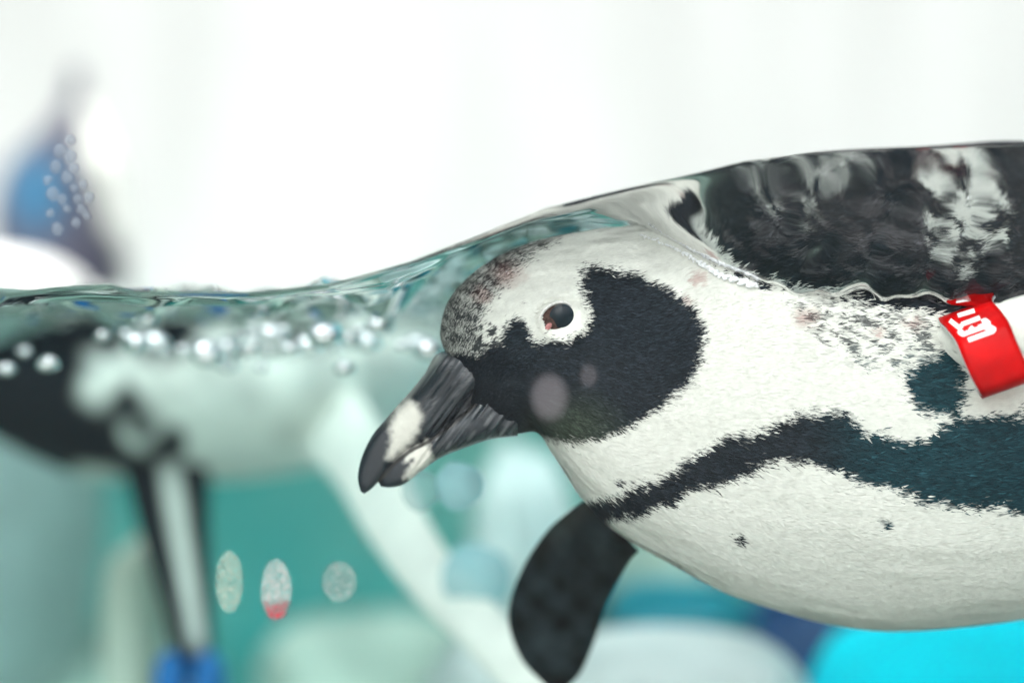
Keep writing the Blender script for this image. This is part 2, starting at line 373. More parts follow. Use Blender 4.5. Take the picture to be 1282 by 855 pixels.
# brow ridge and eye hollow pressed into both sides of the head
mp_ = to_px(near_mirror(bv, ycg))
cen = np.array((700.0, 398.0))
re = np.hypot((mp_[:, 0] - cen[0]) / 30, (mp_[:, 1] - cen[1]) / 26)
push = 0.0012 * np.exp(-(re - 1.05) ** 2 / 0.08) - 0.0016 * np.exp(-re ** 2 / 0.35)
gap = np.exp(-((mp_[:, 0] - 622) / 38) ** 2 - ((mp_[:, 1] - 470) / 16) ** 2) * -0.0012
sgn = np.sign(bv[:, 1] - ycg)
bv[:, 1] += sgn * (push + gap)
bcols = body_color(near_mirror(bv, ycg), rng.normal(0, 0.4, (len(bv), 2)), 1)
bf = grid_faces(NT, NPH, True)
caps = np.vstack((bv, g[0].mean(0), g[-1].mean(0)))
n0 = NT * NPH; jj = np.arange(NPH); j2 = (jj + 1) % NPH
bfq = np.vstack((bf,))
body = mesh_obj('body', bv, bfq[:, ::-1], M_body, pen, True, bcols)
# tiny overlapping feathers over the whole skin
gg = bv.reshape(NT, NPH, 3)
Tt = np.gradient(gg, axis=0); Tp = (np.roll(gg, -1, 1) - np.roll(gg, 1, 1)) / 2
area = np.linalg.norm(np.cross(Tt, Tp), axis=2)
leng = np.interp(tt * 14, [0, 2, 5, 7, 9, 14], [.0010, .0013, .0019, .0025, .0031, .0045])
dens = area / (leng[:, None] ** 1.55)
phis = np.linspace(0, 2 * math.pi, NPH, endpoint=False)
dens *= np.where(np.sin(phis) > -0.25, 1, 0.22)[None, :]
dens[tt * 14 > 11] *= 0.3
NF = 300000
pk = rng.choice(NT * NPH, NF, p=(dens / dens.sum()).ravel())
it, ip = pk // NPH, pk % NPH
ok = it < NT - 2; it, ip = it[ok], ip[ok]
fa, fb = rng.uniform(0, 1, len(it)), rng.uniform(-.5, .5, len(it))
root = gg[it, ip] + fa[:, None] * Tt[it, ip] + fb[:, None] * Tp[it, ip]
d = Tt[it, ip] / (np.linalg.norm(Tt[it, ip], axis=1, keepdims=True) + 1e-12)
s = Tp[it, ip] / (np.linalg.norm(Tp[it, ip], axis=1, keepdims=True) + 1e-12)
nrm = np.cross(s, d); nrm /= np.linalg.norm(nrm, axis=1, keepdims=True) + 1e-12
out = root - np.stack([rows_full[it, 0] * 0, rows_full[it, 5], rows_full[it, 0] * 0], 1)
cenl = (gg[it].mean(1)); flip = np.sign(((root - cenl) * nrm).sum(1)); nrm *= flip[:, None]
ang = rng.normal(0, 0.22, len(it))
d2 = d * np.cos(ang)[:, None] + s * np.sin(ang)[:, None]; s2 = np.cross(nrm, d2)
cl = vnoise(np.stack((ip * 300.0 / NPH, it * 0.16), 1), 2.4, 71) + .6 * vnoise(np.stack((ip * 300.0 / NPH, it * 0.25), 1), 5.5, 72)
roll = .15 * cl + rng.normal(0, .05, len(it))
s2 = s2 * np.cos(roll)[:, None] + nrm * np.sin(roll)[:, None]
L = leng[it] * rng.uniform(.8, 1.75, len(it)); W = leng[it] * rng.uniform(.07, .125, len(it))
lift = L * rng.uniform(.02, .07, len(it))
mirr = near_mirror(root, rows_full[it, 5])
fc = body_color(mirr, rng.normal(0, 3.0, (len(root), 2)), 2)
lum = fc.mean(1)
vr = np.where(lum > .4, rng.uniform(.94, 1.03, len(fc)) * (1 + .03 * cl), rng.lognormal(0.05, .34, len(fc)))
fc = np.clip(fc * vr[:, None], .006, .88)
eyed = np.hypot((to_px(mirr)[:, 0] - 700) / 26, (to_px(mirr)[:, 1] - 398) / 22)
keep = eyed > 1
root, d2, s2, nrm, L, W, lift, fc = [a[keep] for a in (root, d2, s2, nrm, L, W, lift, fc)]
base = root + nrm * 0.00018
fv = np.stack((base, base + d2 * (L * .55)[:, None] + s2 * W[:, None] + nrm * (lift * .5)[:, None],
               base + d2 * L[:, None] + nrm * lift[:, None],
               base + d2 * (L * .55)[:, None] - s2 * W[:, None] + nrm * (lift * .5)[:, None]), 1).reshape(-1, 3)
fq = np.arange(len(fv)).reshape(-1, 4)
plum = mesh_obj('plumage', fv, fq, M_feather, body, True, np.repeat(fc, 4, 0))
tag(plum, kind='stuff')

def near_point(px, py):                       # near-side skin point under a photo pixel
    q = to_px(bv); c = (np.hypot(q[:, 0] - px, q[:, 1] - py) < 2.5) & (bv[:, 1] < ycg)
    return bv[c].mean(0)
# eye: lids, brown-black eyeball, pink corner
def disc_patch(cx, cy, rx, ry, rot, dome, lift, n=12, m=40):
    c0 = near_point(cx, cy); vs = []
    for i in range(n):
        r = (i + 1) / n
        for j in range(m):
            a = 2 * math.pi * j / m
            x, y = math.cos(a) * rx * r, math.sin(a) * ry * r
            xx = x * math.cos(rot) - y * math.sin(rot); yy = x * math.sin(rot) + y * math.cos(rot)
            q = P(cx + xx, cy + yy, c0[1]); q[1] = c0[1] - lift - dome * (1 - r * r); vs.append(q)
    q = P(cx, cy, c0[1]); q[1] = c0[1] - lift - dome; vs.append(q)
    fs = [(i * m + j, i * m + (j + 1) % m, (i + 1) * m + (j + 1) % m, (i + 1) * m + j) for i in range(n - 1) for j in range(m)]
    fs += [(len(vs) - 1, (j + 1) % m, j) for j in range(m)]
    return vs, fs
def mat_eye():
    m, n, l = new_mat('wet_eye'); b = n['Principled BSDF']
    b.inputs['Base Color'].default_value = (0.004, 0.012, 0.018, 1); b.inputs['Roughness'].default_value = 0.06
    b.inputs['Specular IOR Level'].default_value = 0.25
    return m
M_eye = mat_eye()
M_pink = mat_plain('pink_skin', (0.42, 0.16, 0.15), 0.35, 0.4, 900)
M_lid = mat_plain('eyelid_skin', (0.66, 0.66, 0.62), 0.5, 0.25, 1200, bump=0.2)
M_iris = mat_plain('iris', (0.085, 0.05, 0.042), 0.15, 0.5, 900, spec=.1)
for far in (False, True):
    def fx(v):
        v = np.array(v)
        if far: v[:, 1] = 2 * (HY + .0004) - v[:, 1]
        return v
    v, f = disc_patch(698, 399, 23.5, 18.0, -0.55, .0022, .0003)
    eye = mesh_obj('eye', fx(v), f, M_iris, pen)
    v, f = disc_patch(703, 395.5, 15.5, 14.5, -0.55, .0012, .0018)
    mesh_obj('pupil', fx(v), f, M_eye, eye)
    v, f = disc_patch(686.5, 409, 5.5, 3.3, -0.9, .0002, .0013)
    mesh_obj('tear_duct', fx(v), f, M_pink, eye)
    c0 = near_point(698, 399); vs, fs = [], []
    for j in range(48):                        # eyelid rim
        a = 2 * math.pi * j / 48
        for k in range(8):
            b = 2 * math.pi * k / 8
            rr = 1.0 + 0.13 * math.cos(b)
            x, y = math.cos(a) * 24.5 * rr, math.sin(a) * 19 * rr
            q = P(698 + x * math.cos(-.55) - y * math.sin(-.55), 399 + x * math.sin(-.55) + y * math.cos(-.55), c0[1])
            q[1] = c0[1] - .0004 - .0011 * math.sin(b); vs.append(q)
            fs.append((j * 8 + k, j * 8 + (k + 1) % 8, ((j + 1) % 48) * 8 + (k + 1) % 8, ((j + 1) % 48) * 8 + k))
    mesh_obj('eyelid', fx(vs), fs, M_lid, eye)

# bill: two mandibles with grooves
PALE1 = [(512, 500), (522, 508), (527, 522), (522, 540), (510, 560), (492, 574), (484, 572), (492, 548), (490, 536), (500, 512)]
PALE2 = [(534, 553), (540, 568), (544, 576), (524, 594), (514, 604), (508, 598), (518, 574), (505, 578), (516, 562)]
def bill_color(v):
    w = v.copy(); w[:, 1] = np.where(w[:, 1] > HY, 2 * HY - w[:, 1], w[:, 1]); p = to_px(w)
    a = np.stack((p[:, 0] * .80 + p[:, 1] * .60, (p[:, 0] * -.60 + p[:, 1] * .80)), 1)   # across / along
    n = vnoise(p, 6, 30) * 3.5 + vnoise(p, 2.5, 31) * 1.5
    wpale = np.maximum(sstep(8, -6, sd_poly(p, PALE1) + n * .7), sstep(6, -5, sd_poly(p, PALE2) + n * .7))
    sp = np.stack((a[:, 0], a[:, 1] * .11), 1)
    gv = vnoise(sp, 3.0, 33); streak = sstep(.35, .8, gv) * sstep(500, 560, p[:, 0])
    fine = sstep(.15, .7, vnoise(np.stack((a[:, 0], a[:, 1] * .07), 1), 1.7, 36)) * sstep(505, 560, p[:, 0]) * .5
    col = BLACK * 1.2 + (streak + fine)[:, None] * np.array((.085, .085, .085))
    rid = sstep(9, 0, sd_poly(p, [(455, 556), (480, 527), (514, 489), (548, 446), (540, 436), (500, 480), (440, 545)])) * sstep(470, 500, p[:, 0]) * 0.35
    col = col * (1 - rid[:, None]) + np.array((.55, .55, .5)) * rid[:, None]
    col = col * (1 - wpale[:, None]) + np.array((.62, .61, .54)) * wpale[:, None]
    seam = np.full(len(p), 1e9); ml = np.array([(660, 461), (604, 498), (568, 531), (538, 552), (513, 565), (493, 581), (479, 597), (470, 606)], float)
    for i in range(len(ml) - 1):
        e = ml[i + 1] - ml[i]; w2 = p - ml[i]; t = np.clip((w2 @ e) / (e @ e), 0, 1); q = w2 - t[:, None] * e; seam = np.minimum(seam, np.hypot(q[:, 0], q[:, 1]))
    sm_ = sstep(3.2, 1.2, seam)[:, None] * .85
    return col * (1 - sm_) + np.array((.03, .028, .026)) * sm_
UP = [(596, 440, 654, 462, .0150, HY), (551, 441, 604, 497, .0148, HY), (530, 470, 568, 530, .0115, HY), (509, 495, 538, 551, .0091, HY), (486, 521, 513, 564, .0068, HY),
      (466, 545, 493, 580, .0052, HY), (453, 572, 479, 597, .0038, HY), (448, 596, 466, 611, .0025, HY), (451, 614, 456, 618, .0006, HY)]
LO = [(648, 458, 648, 546, .0125, HY), (602, 491, 614, 550, .0136, HY), (563, 524, 578, 562, .0109, HY), (533, 546, 550, 574, .0085, HY), (509, 560, 526, 591, .0062, HY),
      (489, 577, 506, 606, .0044, HY), (477, 593, 489, 610, .0026, HY), (473, 602, 477, 609, .0006, HY)]
def bill_part(name, rows, par, amp):
    nt, nphi = 150, 140
    gq = loft(rows, nt, nphi, 2.3); v = gq.reshape(-1, 3)
    w = v.copy(); w[:, 1] = np.where(w[:, 1] > HY, 2 * HY - w[:, 1], w[:, 1]); p = to_px(w)
    sp = np.stack((p[:, 0] * .80 + p[:, 1] * .60, (p[:, 0] * -.60 + p[:, 1] * .80) * .09), 1)
    gr = vnoise(sp, 4.0, 33) * sstep(505, 560, p[:, 0])
    sg = np.sign(v[:, 1] - HY) * np.minimum(1, np.abs(v[:, 1] - HY) / .002)
    v[:, 1] += sg * gr * amp
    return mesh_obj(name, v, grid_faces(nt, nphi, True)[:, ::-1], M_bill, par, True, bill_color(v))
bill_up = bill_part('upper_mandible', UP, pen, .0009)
bill_lo = bill_part('lower_mandible', LO, pen, .0008)

# flippers
def far_fl_col(v):
    p = to_px(v); n = vnoise(p, 26, 41) * .6 + vnoise(p, 9, 42) * .25
    c = np.array((.009, .014, .016)) * (1.3 + n[:, None] * 1.8)
    e = sstep(30, 0, np.hypot((p[:, 0] - 700) * .78 + (p[:, 1] - 660) * .62, 0)) * sstep(720, 640, p[:, 1]) * .5  # lit upper edge of the flipper, painted as a grey strip
    return c + e[:, None] * np.array((.05, .05, .042))
loft_mesh('flipper', [(738, 622, 800, 690, .004, .862), (712, 640, 790, 700, .0065, .868), (682, 668, 776, 724, .008, .885), (652, 715, 758, 760, .008, .9), (636, 770, 745, 800, .0075, .91),
           (650, 820, 728, 840, .006, .915), (675, 850, 712, 858, .004, .918), (694, 868, 698, 869, .001, .92)], 90, 48, M_far, pen, far_fl_col)
def near_fl_col(v):
    p = to_px(v); n = vnoise(p, 9, 43) * .5 + vnoise(p, 4, 44) * .3
    dk = sstep(.15, .6, n + sstep(1200, 1150, p[:, 0]) * .4 - .1) * .6
    dk = np.where(v[:, 1] > .802, 1, dk)
    return WHITE * (1 - dk[:, None]) + BLACK * 2 * dk[:, None]
nfl, _ = loft_mesh('flipper', [(1105, 418, 1118, 448, .004, .822), (1160, 408, 1176, 452, .006, .806), (1212, 394, 1240, 474, .0075, .797), (1270, 374, 1300, 462, .0075, .793), (1380, 350, 1400, 452, .007, .79),
           (1520, 352, 1530, 432, .005, .79), (1630, 388, 1640, 420, .003, .795), (1660, 404, 1662, 410, .001, .797)], 110, 60, M_body, pen, near_fl_col)

# red flipper band: a bent strip with a pale core edge and raised white print
prof = crom([(1190, 398, .812), (1176, 401, .800), (1186, 413, .788), (1197, 428, .7815), (1207, 452, .7785), (1217, 474, .7775), (1226, 490, .7785), (1229, 496, .786), (1222, 486, .800), (1205, 440, .812)], 80)
wv = np.array((66.0, -23.5))
def band_pt(a, u, off=0.0):                   # a in 0..1 along the wrap, u in 0..1 across
    i = a * (len(prof) - 1); i0 = int(min(i, len(prof) - 2)); f = i - i0
    q = prof[i0] * (1 - f) + prof[i0 + 1] * f; t = prof[i0 + 1] - prof[i0]
    c = P(q[0] + wv[0] * u, q[1] + wv[1] * u, q[2] - .003 * u)
    tv = P(q[0] + t[0], q[1] + t[1], q[2] + t[2]) - P(*q); wd = P(q[0] + wv[0], q[1] + wv[1], q[2] - .003) - P(*q)
    nn = np.cross(tv, wd); nn /= np.linalg.norm(nn) + 1e-12
    return c + nn * off
if band_pt(.5, .5, .001)[1] > band_pt(.5, .5)[1]: SG = -1
else: SG = 1
def band_sheet(off0, off1, a0=0, a1=1, u0=0, u1=1, na=90, nu=10):
    vs, fs = [], []
    for s_, off in ((0, off0), (1, off1)):
        for i in range(na):
            for j in range(nu): vs.append(band_pt(a0 + (a1 - a0) * i / (na - 1), u0 + (u1 - u0) * j / (nu - 1), SG * off))
    N = na * nu
    for i in range(na - 1):
        for j in range(nu - 1):
            q = (i * nu + j, i * nu + j + 1, (i + 1) * nu + j + 1, (i + 1) * nu + j); fs.append(q); fs.append(tuple(x + N for x in q[::-1]))
    for i in range(na - 1):
        for j in (0, nu - 1):
            a = i * nu + j; b = (i + 1) * nu + j; fs.append((a, b, b + N, a + N))
    for j in range(nu - 1):
        for i in (0, na - 1):
            a = i * nu + j; fs.append((a, a + 1, a + 1 + N, a + N))
    return vs, fs
bandt = empty('flipper_band', tuple(band_pt(.5, .5)), 'red identification band with white characters clipped round the flipper', 'band')
v, f = band_sheet(0.0, 0.0009); mesh_obj('strap', v, f, M_red, bandt)
v, f = band_sheet(-0.0011, -0.0001, u0=-.012, u1=1.012); mesh_obj('lining', v, f, M_bandedge, bandt)
# strokes of the print, photo pixels -> nearest point of the band sheet
ag, ug = np.meshgrid(np.linspace(0, .7, 160), np.linspace(0, 1, 60), indexing='ij')
bp = np.array([band_pt(a, u, SG * .0009) for a, u in zip(ag.ravel(), ug.ravel())]); bpp = to_px(bp)
def crop(x, y): return (1140 + x * 142 / 867, 360 + y * 140 / 855)
STROKES = [[(440, 402), (625, 335), (640, 318), (605, 298), (565, 312)], [(395, 322), (375, 340), (400, 358), (560, 300)], [(455, 330), (480, 300)], [(520, 305), (600, 275), (570, 250), (545, 262)],
           [(300, 250), (370, 305), (395, 290)], [(390, 282), (530, 230)], [(360, 215), (490, 175)]]
for st in STROKES:
    pts = np.array([crop(*q) for q in st])
    seg = np.vstack([np.linspace(pts[i], pts[i + 1], 14)[:(14 if i == len(pts) - 2 else 13)] for i in range(len(pts) - 1)])
    vs, fs = [], []
    tg = np.gradient(seg, axis=0); tg /= np.linalg.norm(tg, axis=1, keepdims=True) + 1e-9
    nn = np.stack((-tg[:, 1], tg[:, 0]), 1)
    for q, n_ in zip(seg, nn):
        for sd_ in (-2.9, 2.9):
            k = np.argmin(((bpp - (q + n_ * sd_)) ** 2).sum(1))
            e = q + n_ * sd_; y = bp[k][1] - .0004; vs.append(P(e[0], e[1], y))
    for i in range(len(seg) - 1): fs.append((2 * i, 2 * i + 1, 2 * i + 3, 2 * i + 2))
    vs2 = [np.array(a) + np.array((0, .0006, 0)) for a in vs]; n = len(vs)
    fs += [tuple(x + n for x in q[::-1]) for q in fs]
    fs += [(2 * i + e, 2 * i + 2 + e, 2 * i + 2 + e + n, 2 * i + e + n) for i in range(len(seg) - 1) for e in (0, 1)]
    mesh_obj('printed_character', vs + vs2, fs, M_ink, bandt, smooth=False)

# ------------------------------------------------------------------ blurred penguin floating behind
BYY = 1.26
pb = empty('penguin', tuple(P(290, 480, BYY)), 'white-bellied penguin without a band floating at the surface, both flippers hanging down', 'penguin')
def b_col(v):
    p = to_px(v); n = vnoise(p, 55, 51) * 34 + vnoise(p, 20, 52) * 14
    dk = sstep(14, -14, sd_poly(p, [(-300, 300), (250, 300), (250, 425), (105, 440), (130, 505), (215, 565), (225, 640), (90, 600), (-300, 580)]) + n)
    dk = np.maximum(dk, sstep(10, -10, p[:, 1] - 412 + n))
    dk = np.maximum(dk, sstep(20, -10, np.hypot(p[:, 0] - 170, (p[:, 1] - 540) * 1.2) - 18 + n * .5))
    dk = np.clip(dk, 0, 1)
    gy = .18 * sstep(.1, .7, vnoise(p, 45, 53))
    return WHITE * (1.25 - gy[:, None]) * (1 - dk[:, None]) + BLACK * 1.3 * dk[:, None]
loft_mesh('body', [(-60, 505, -58, 512, .004, BYY), (-30, 445, -10, 545, .03, BYY), (40, 412, 60, 580, .045, BYY), (120, 396, 120, 600, .055, BYY), (200, 390, 190, 600, .066, BYY + .01), (300, 388, 290, 602, .075, BYY + .02),
           (400, 390, 400, 585, .072, BYY + .03), (500, 398, 490, 555, .05, BYY + .04), (560, 420, 550, 500, .02, BYY + .04), (580, 455, 578, 465, .004, BYY + .04)], 160, 90, M_far, pb, b_col)
def b_fl(v):
    p = to_px(v); cx = 205 + (p[:, 1] - 540) * .16; w = 24 - (p[:, 1] - 560) * .02
    wh = sstep(w * .75, w * .35, np.abs(p[:, 0] - cx)) * sstep(545, 610, p[:, 1]) * sstep(830, 790, p[:, 1])
    return BLACK * 1.2 * (1 - wh[:, None]) + WHITE * 1.15 * wh[:, None]
loft_mesh('flipper', [(140, 535, 255, 520, .012, 1.25), (158, 600, 262, 590, .014, 1.235), (176, 670, 262, 665, .013, 1.225), (200, 750, 266, 750, .011, 1.215), (217, 815, 268, 818, .008, 1.21), (232, 850, 262, 852, .004, 1.21)], 60, 40, M_far, pb, b_fl)
loft_mesh('flipper', [(360, 545, 430, 465, .012, 1.25), (420, 606, 488, 550, .012, 1.19), (458, 670, 522, 624, .011, 1.12), (510, 740, 566, 697, .010, 1.07), (574, 803, 624, 760, .009, 1.03), (632, 864, 680, 825, .007, 1.0), (690, 900, 715, 880, .003, .98)], 60, 40, M_far, pb,
          lambda v: np.tile(WHITE * 1.25, (len(v), 1)))
# ------------------------------------------------------------------ penguin looking up on the white ledge
CY = 1.95
pc = empty('penguin', tuple(P(80, 350, CY)), 'blue-grey penguin pointing its bill upward above the white ledge', 'penguin')
def c_col(v):
    p = to_px(v); n = vnoise(p, 20, 61) * 10
    wh = sstep(-12, 16, p[:, 0] - np.interp(p[:, 1], [80, 130, 200, 240, 300, 340], [102, 104, 106, 120, 142, 155]) + n * .6)
    bl = sstep(60, 0, np.hypot(p[:, 0] - 45, (p[:, 1] - 240) * .7))
    c = np.array((.04, .042, .06)) + bl[:, None] * np.array((-.03, .03, .075))
    return c * (1 - wh[:, None]) + WHITE * wh[:, None]
loft_mesh('body', [(10, 372, 165, 366, .06, CY), (-6, 300, 160, 305, .06, CY), (-4, 250, 152, 250, .055, CY), (14, 205, 148, 205, .045, CY), (46, 172, 134, 170, .036, CY), (68, 148, 122, 145, .026, CY), (78, 128, 114, 128, .016, CY)], 90, 60, M_far, pc, c_col)
loft_mesh('bill', [(76, 136, 116, 136, .016, CY), (82, 118, 111, 118, .010, CY), (84, 102, 107, 102, .008, CY), (90, 84, 101, 84, .003, CY)], 40, 30, M_far, pc, c_col)

# ------------------------------------------------------------------ rocks, ledge, painted blocks
def boulder(name, cx, cy, rx, ry, Y, depth, mat, label, cat, seed, rough=.10, base=None, power=2.6):
    nt, nphi = 40, 64; c = P(cx, cy, Y); s = K * Y; vs = []
    ph = np.linspace(0, 2 * math.pi, nphi, endpoint=False); r2 = np.random.default_rng(seed)
    waves = [(r2.normal(0, 1, 3) * 2.0, r2.uniform(0, 6.3)) for _ in range(8)]
    for i in range(nt):
        th = math.pi * (i + .5) / nt
        for a in ph:
            dv = np.array((math.sin(th) * math.cos(a), math.sin(th) * math.sin(a), math.cos(th)))
            q = dv / (np.abs(dv) ** power).sum() ** (1 / power)
            w = 1 + rough * sum(math.sin(k @ dv * 1.6 + p0) for k, p0 in waves) / 2.6
            vs.append(c + q * w * np.array((rx * s, depth, ry * s)))
    vs = np.array(vs)
    if base is not None:                       # carry the lower half down to the pool floor
        low = vs[:, 2] < c[2]; vs[low, 2] = c[2] + (vs[low, 2] - c[2]) * max(1.0, (c[2] - base) / (ry * s))
        vs[:, 2] = np.maximum(vs[:, 2], base)
    top, bot = np.vstack((vs, vs[:nphi].mean(0), vs[-nphi:].mean(0))), None
    f = [tuple(int(x) for x in q[::-1]) for q in grid_faces(nt, nphi, True)]
    n0 = nt * nphi
    f += [(n0, j, (j + 1) % nphi) for j in range(nphi)] + [(n0 + 1, n0 - nphi + (j + 1) % nphi, n0 - nphi + j) for j in range(nphi)]
    return tag(mesh_obj(name, top, f, mat), label, cat)
FL = FLOOR - .01
boulder('rock_ledge', -60, 440, 205, 120, 1.95, .26, M_whiterock, 'white rounded rock ledge rising from the water under the bill-up penguin', 'rock', 5, .06, FL)
boulder('rock', 850, 905, 165, 108, 1.18, .10, M_whiterock, 'white rounded underwater rock beside the cyan block', 'rock', 6, .05, FL)
boulder('rock', 655, 690, 62, 125, 1.62, .10, M_whiterock, 'tall pale underwater rock behind the dark hanging flipper', 'rock', 8, .08, FL)
boulder('rock', 610, 860, 70, 62, 1.3, .07, M_whiterock, 'small white underwater rock at the end of the white flipper', 'rock', 9, .08, FL)
boulder('rock', 168, 800, 36, 122, 1.36, .04, M_cream, 'narrow cream underwater rock beside the hanging flipper with blue pegs', 'rock', 10, .07, FL)
boulder('rock', 470, 850, 130, 75, 1.75, .16, M_palerock, 'low greenish pale rock on the pool floor', 'rock', 11, .1, FL)
boulder('rock', 60, 850, 190, 70, 2.0, .2, M_palerock, 'broad grey-green rock on the pool floor below the ledge', 'rock', 12, .1, FL)
boulder('painted_block', 1240, 925, 228, 150, 1.18, .20, M_cyan, 'bright cyan rounded painted block under the swimming penguin', 'block', 13, .03, FL, 2.2)
boulder('painted_block', 1110, 850, 250, 112, 1.55, .09, M_navy, 'long dark navy painted block behind the cyan block', 'block', 14, .03, FL, 3.2)
boulder('painted_block', 850, 800, 92, 70, 1.52, .08, M_teal, 'teal rounded painted block behind the white rock', 'block', 15, .03, FL, 3.2)
boulder('rock', 830, 730, 90, 60, 1.75, .10, M_palerock, 'pale rock behind the teal painted block', 'rock', 16, .08, FL)
for cx in (214, 262):
    boulder('rubber_peg', cx, 870, 21, 54, 1.19, .011, M_bluepeg, 'bright blue rounded rubber peg below the hanging dark flipper', 'peg', 17, .02, FL, 2.8)['group'] = 'blue rubber pegs'

# ------------------------------------------------------------------ glint beads, bubbles, foam, prints and painted reflections on the pane
def blob(c, r, seed, flat=.8, rough=1.0):
    r2 = np.random.default_rng(seed); nt, nphi = 10, 16; vs = []
    k1, k2 = r2.normal(0, 2, 3), r2.normal(0, 2, 3)
    for i in range(nt):
        th = math.pi * (i + .5) / nt
        for j in range(nphi):
            a = 2 * math.pi * j / nphi
            dv = np.array((math.sin(th) * math.cos(a), math.sin(th) * math.sin(a), math.cos(th) * flat))
            vs.append(c + dv * r * (1 + rough * (.12 * math.sin(k1 @ dv + seed) + .10 * math.sin(k2 @ dv))))
    f = [tuple(int(x) for x in q[::-1]) for q in grid_faces(nt, nphi, True)] + [tuple(range(nphi)), tuple(range(nt * nphi - 1, nt * nphi - nphi - 1, -1))]
    return vs, f
GLINTS = [(185, 400, 17), (172, 430, 14), (196, 428, 13), (302, 420, 9), (258, 442, 18), (285, 436, 18), (310, 440, 16), (340, 418, 16), (338, 432, 20), (362, 437, 18), (385, 432, 15), (408, 418, 20), (440, 425, 18),
       (460, 428, 14), (474, 408, 15), (502, 432, 11), (522, 430, 14), (538, 438, 16), (328, 460, 11), (286, 457, 10), (128, 420, 8), (30, 440, 12), (60, 455, 12), (8, 462, 10), (230, 438, 12), (430, 460, 11)]
rb = np.random.default_rng(31)
GLINTS += [(float(rb.uniform(150, 545)), float(rb.normal(428, 14)), float(rb.uniform(3, 8))) for _ in range(30)]
for i, (px, py, r) in enumerate(GLINTS):  # silver beads added as glints along the rippled surface
    Y = .93 + .08 * ((i * 37) % 11) / 11
    v, f = blob(P(px, py, Y), r * (.98 if i % 3 else .62) * K * Y, i, .85, .6)
    v = np.array(v); c_ = P(px, py, Y); v[:, 0] = c_[0] + (v[:, 0] - c_[0]) * 1.25
    tag(mesh_obj('glint_bead', v, f, M_silver), 'bright silver bead added as a glint just under the water line', 'bubble', 'glint beads added along the water line')
m_, n_, l_, mx_, df_ = mat_film('bubble_skin', (0.50, 0.80, 0.84), 0.62); M_bub = m_
m_, n_, l_, mx_, df_ = mat_film('bubble_skin_faint', (0.50, 0.74, 0.74), 0.28); M_bub2 = m_
for (px, py, r, mt, lab) in ((578, 607, 29, M_bub, 'round pale cyan air bubble hanging below the bill'), (530, 612, 25, M_bub2, 'faint round air bubble next to the pale cyan one below the bill'),
                             (600, 722, 42, M_bub, 'large soft blue air bubble beside the dark hanging flipper'), (405, 700, 0, M_bub2, '')):
    if r == 0: continue
    Y = .90 if r < 40 else 1.05
    v, f = blob(P(px, py, Y), r * K * Y, 3, 1.0)
    tag(mesh_obj('air_bubble', v, f, mt), lab, 'bubble')
# foam thread where the neck breaks the surface
ct = [(800, 291), (850, 311), (880, 330), (900, 340), (925, 349), (945, 355)]
ctp = crom(ct, 260); vs, fs = [], []
for i, q in enumerate(ctp):
    c = near_point(q[0], q[1] + 3) - np.array((0, .001, 0)); r = (.0004 + .0009 * abs(math.sin(i * .7) * math.sin(i * .23))) * (0.35 + .65 * i / 260)
    v, f = blob(c + rng.normal(0, .0003, 3), r, i, .8); o = len(vs); vs += v; fs += [tuple(x + o for x in q2) for q2 in f]
tag(mesh_obj('waterline_foam', vs, fs, M_foam), 'thin line of white foam where the penguin neck breaks the surface', 'foam', None, 'stuff')

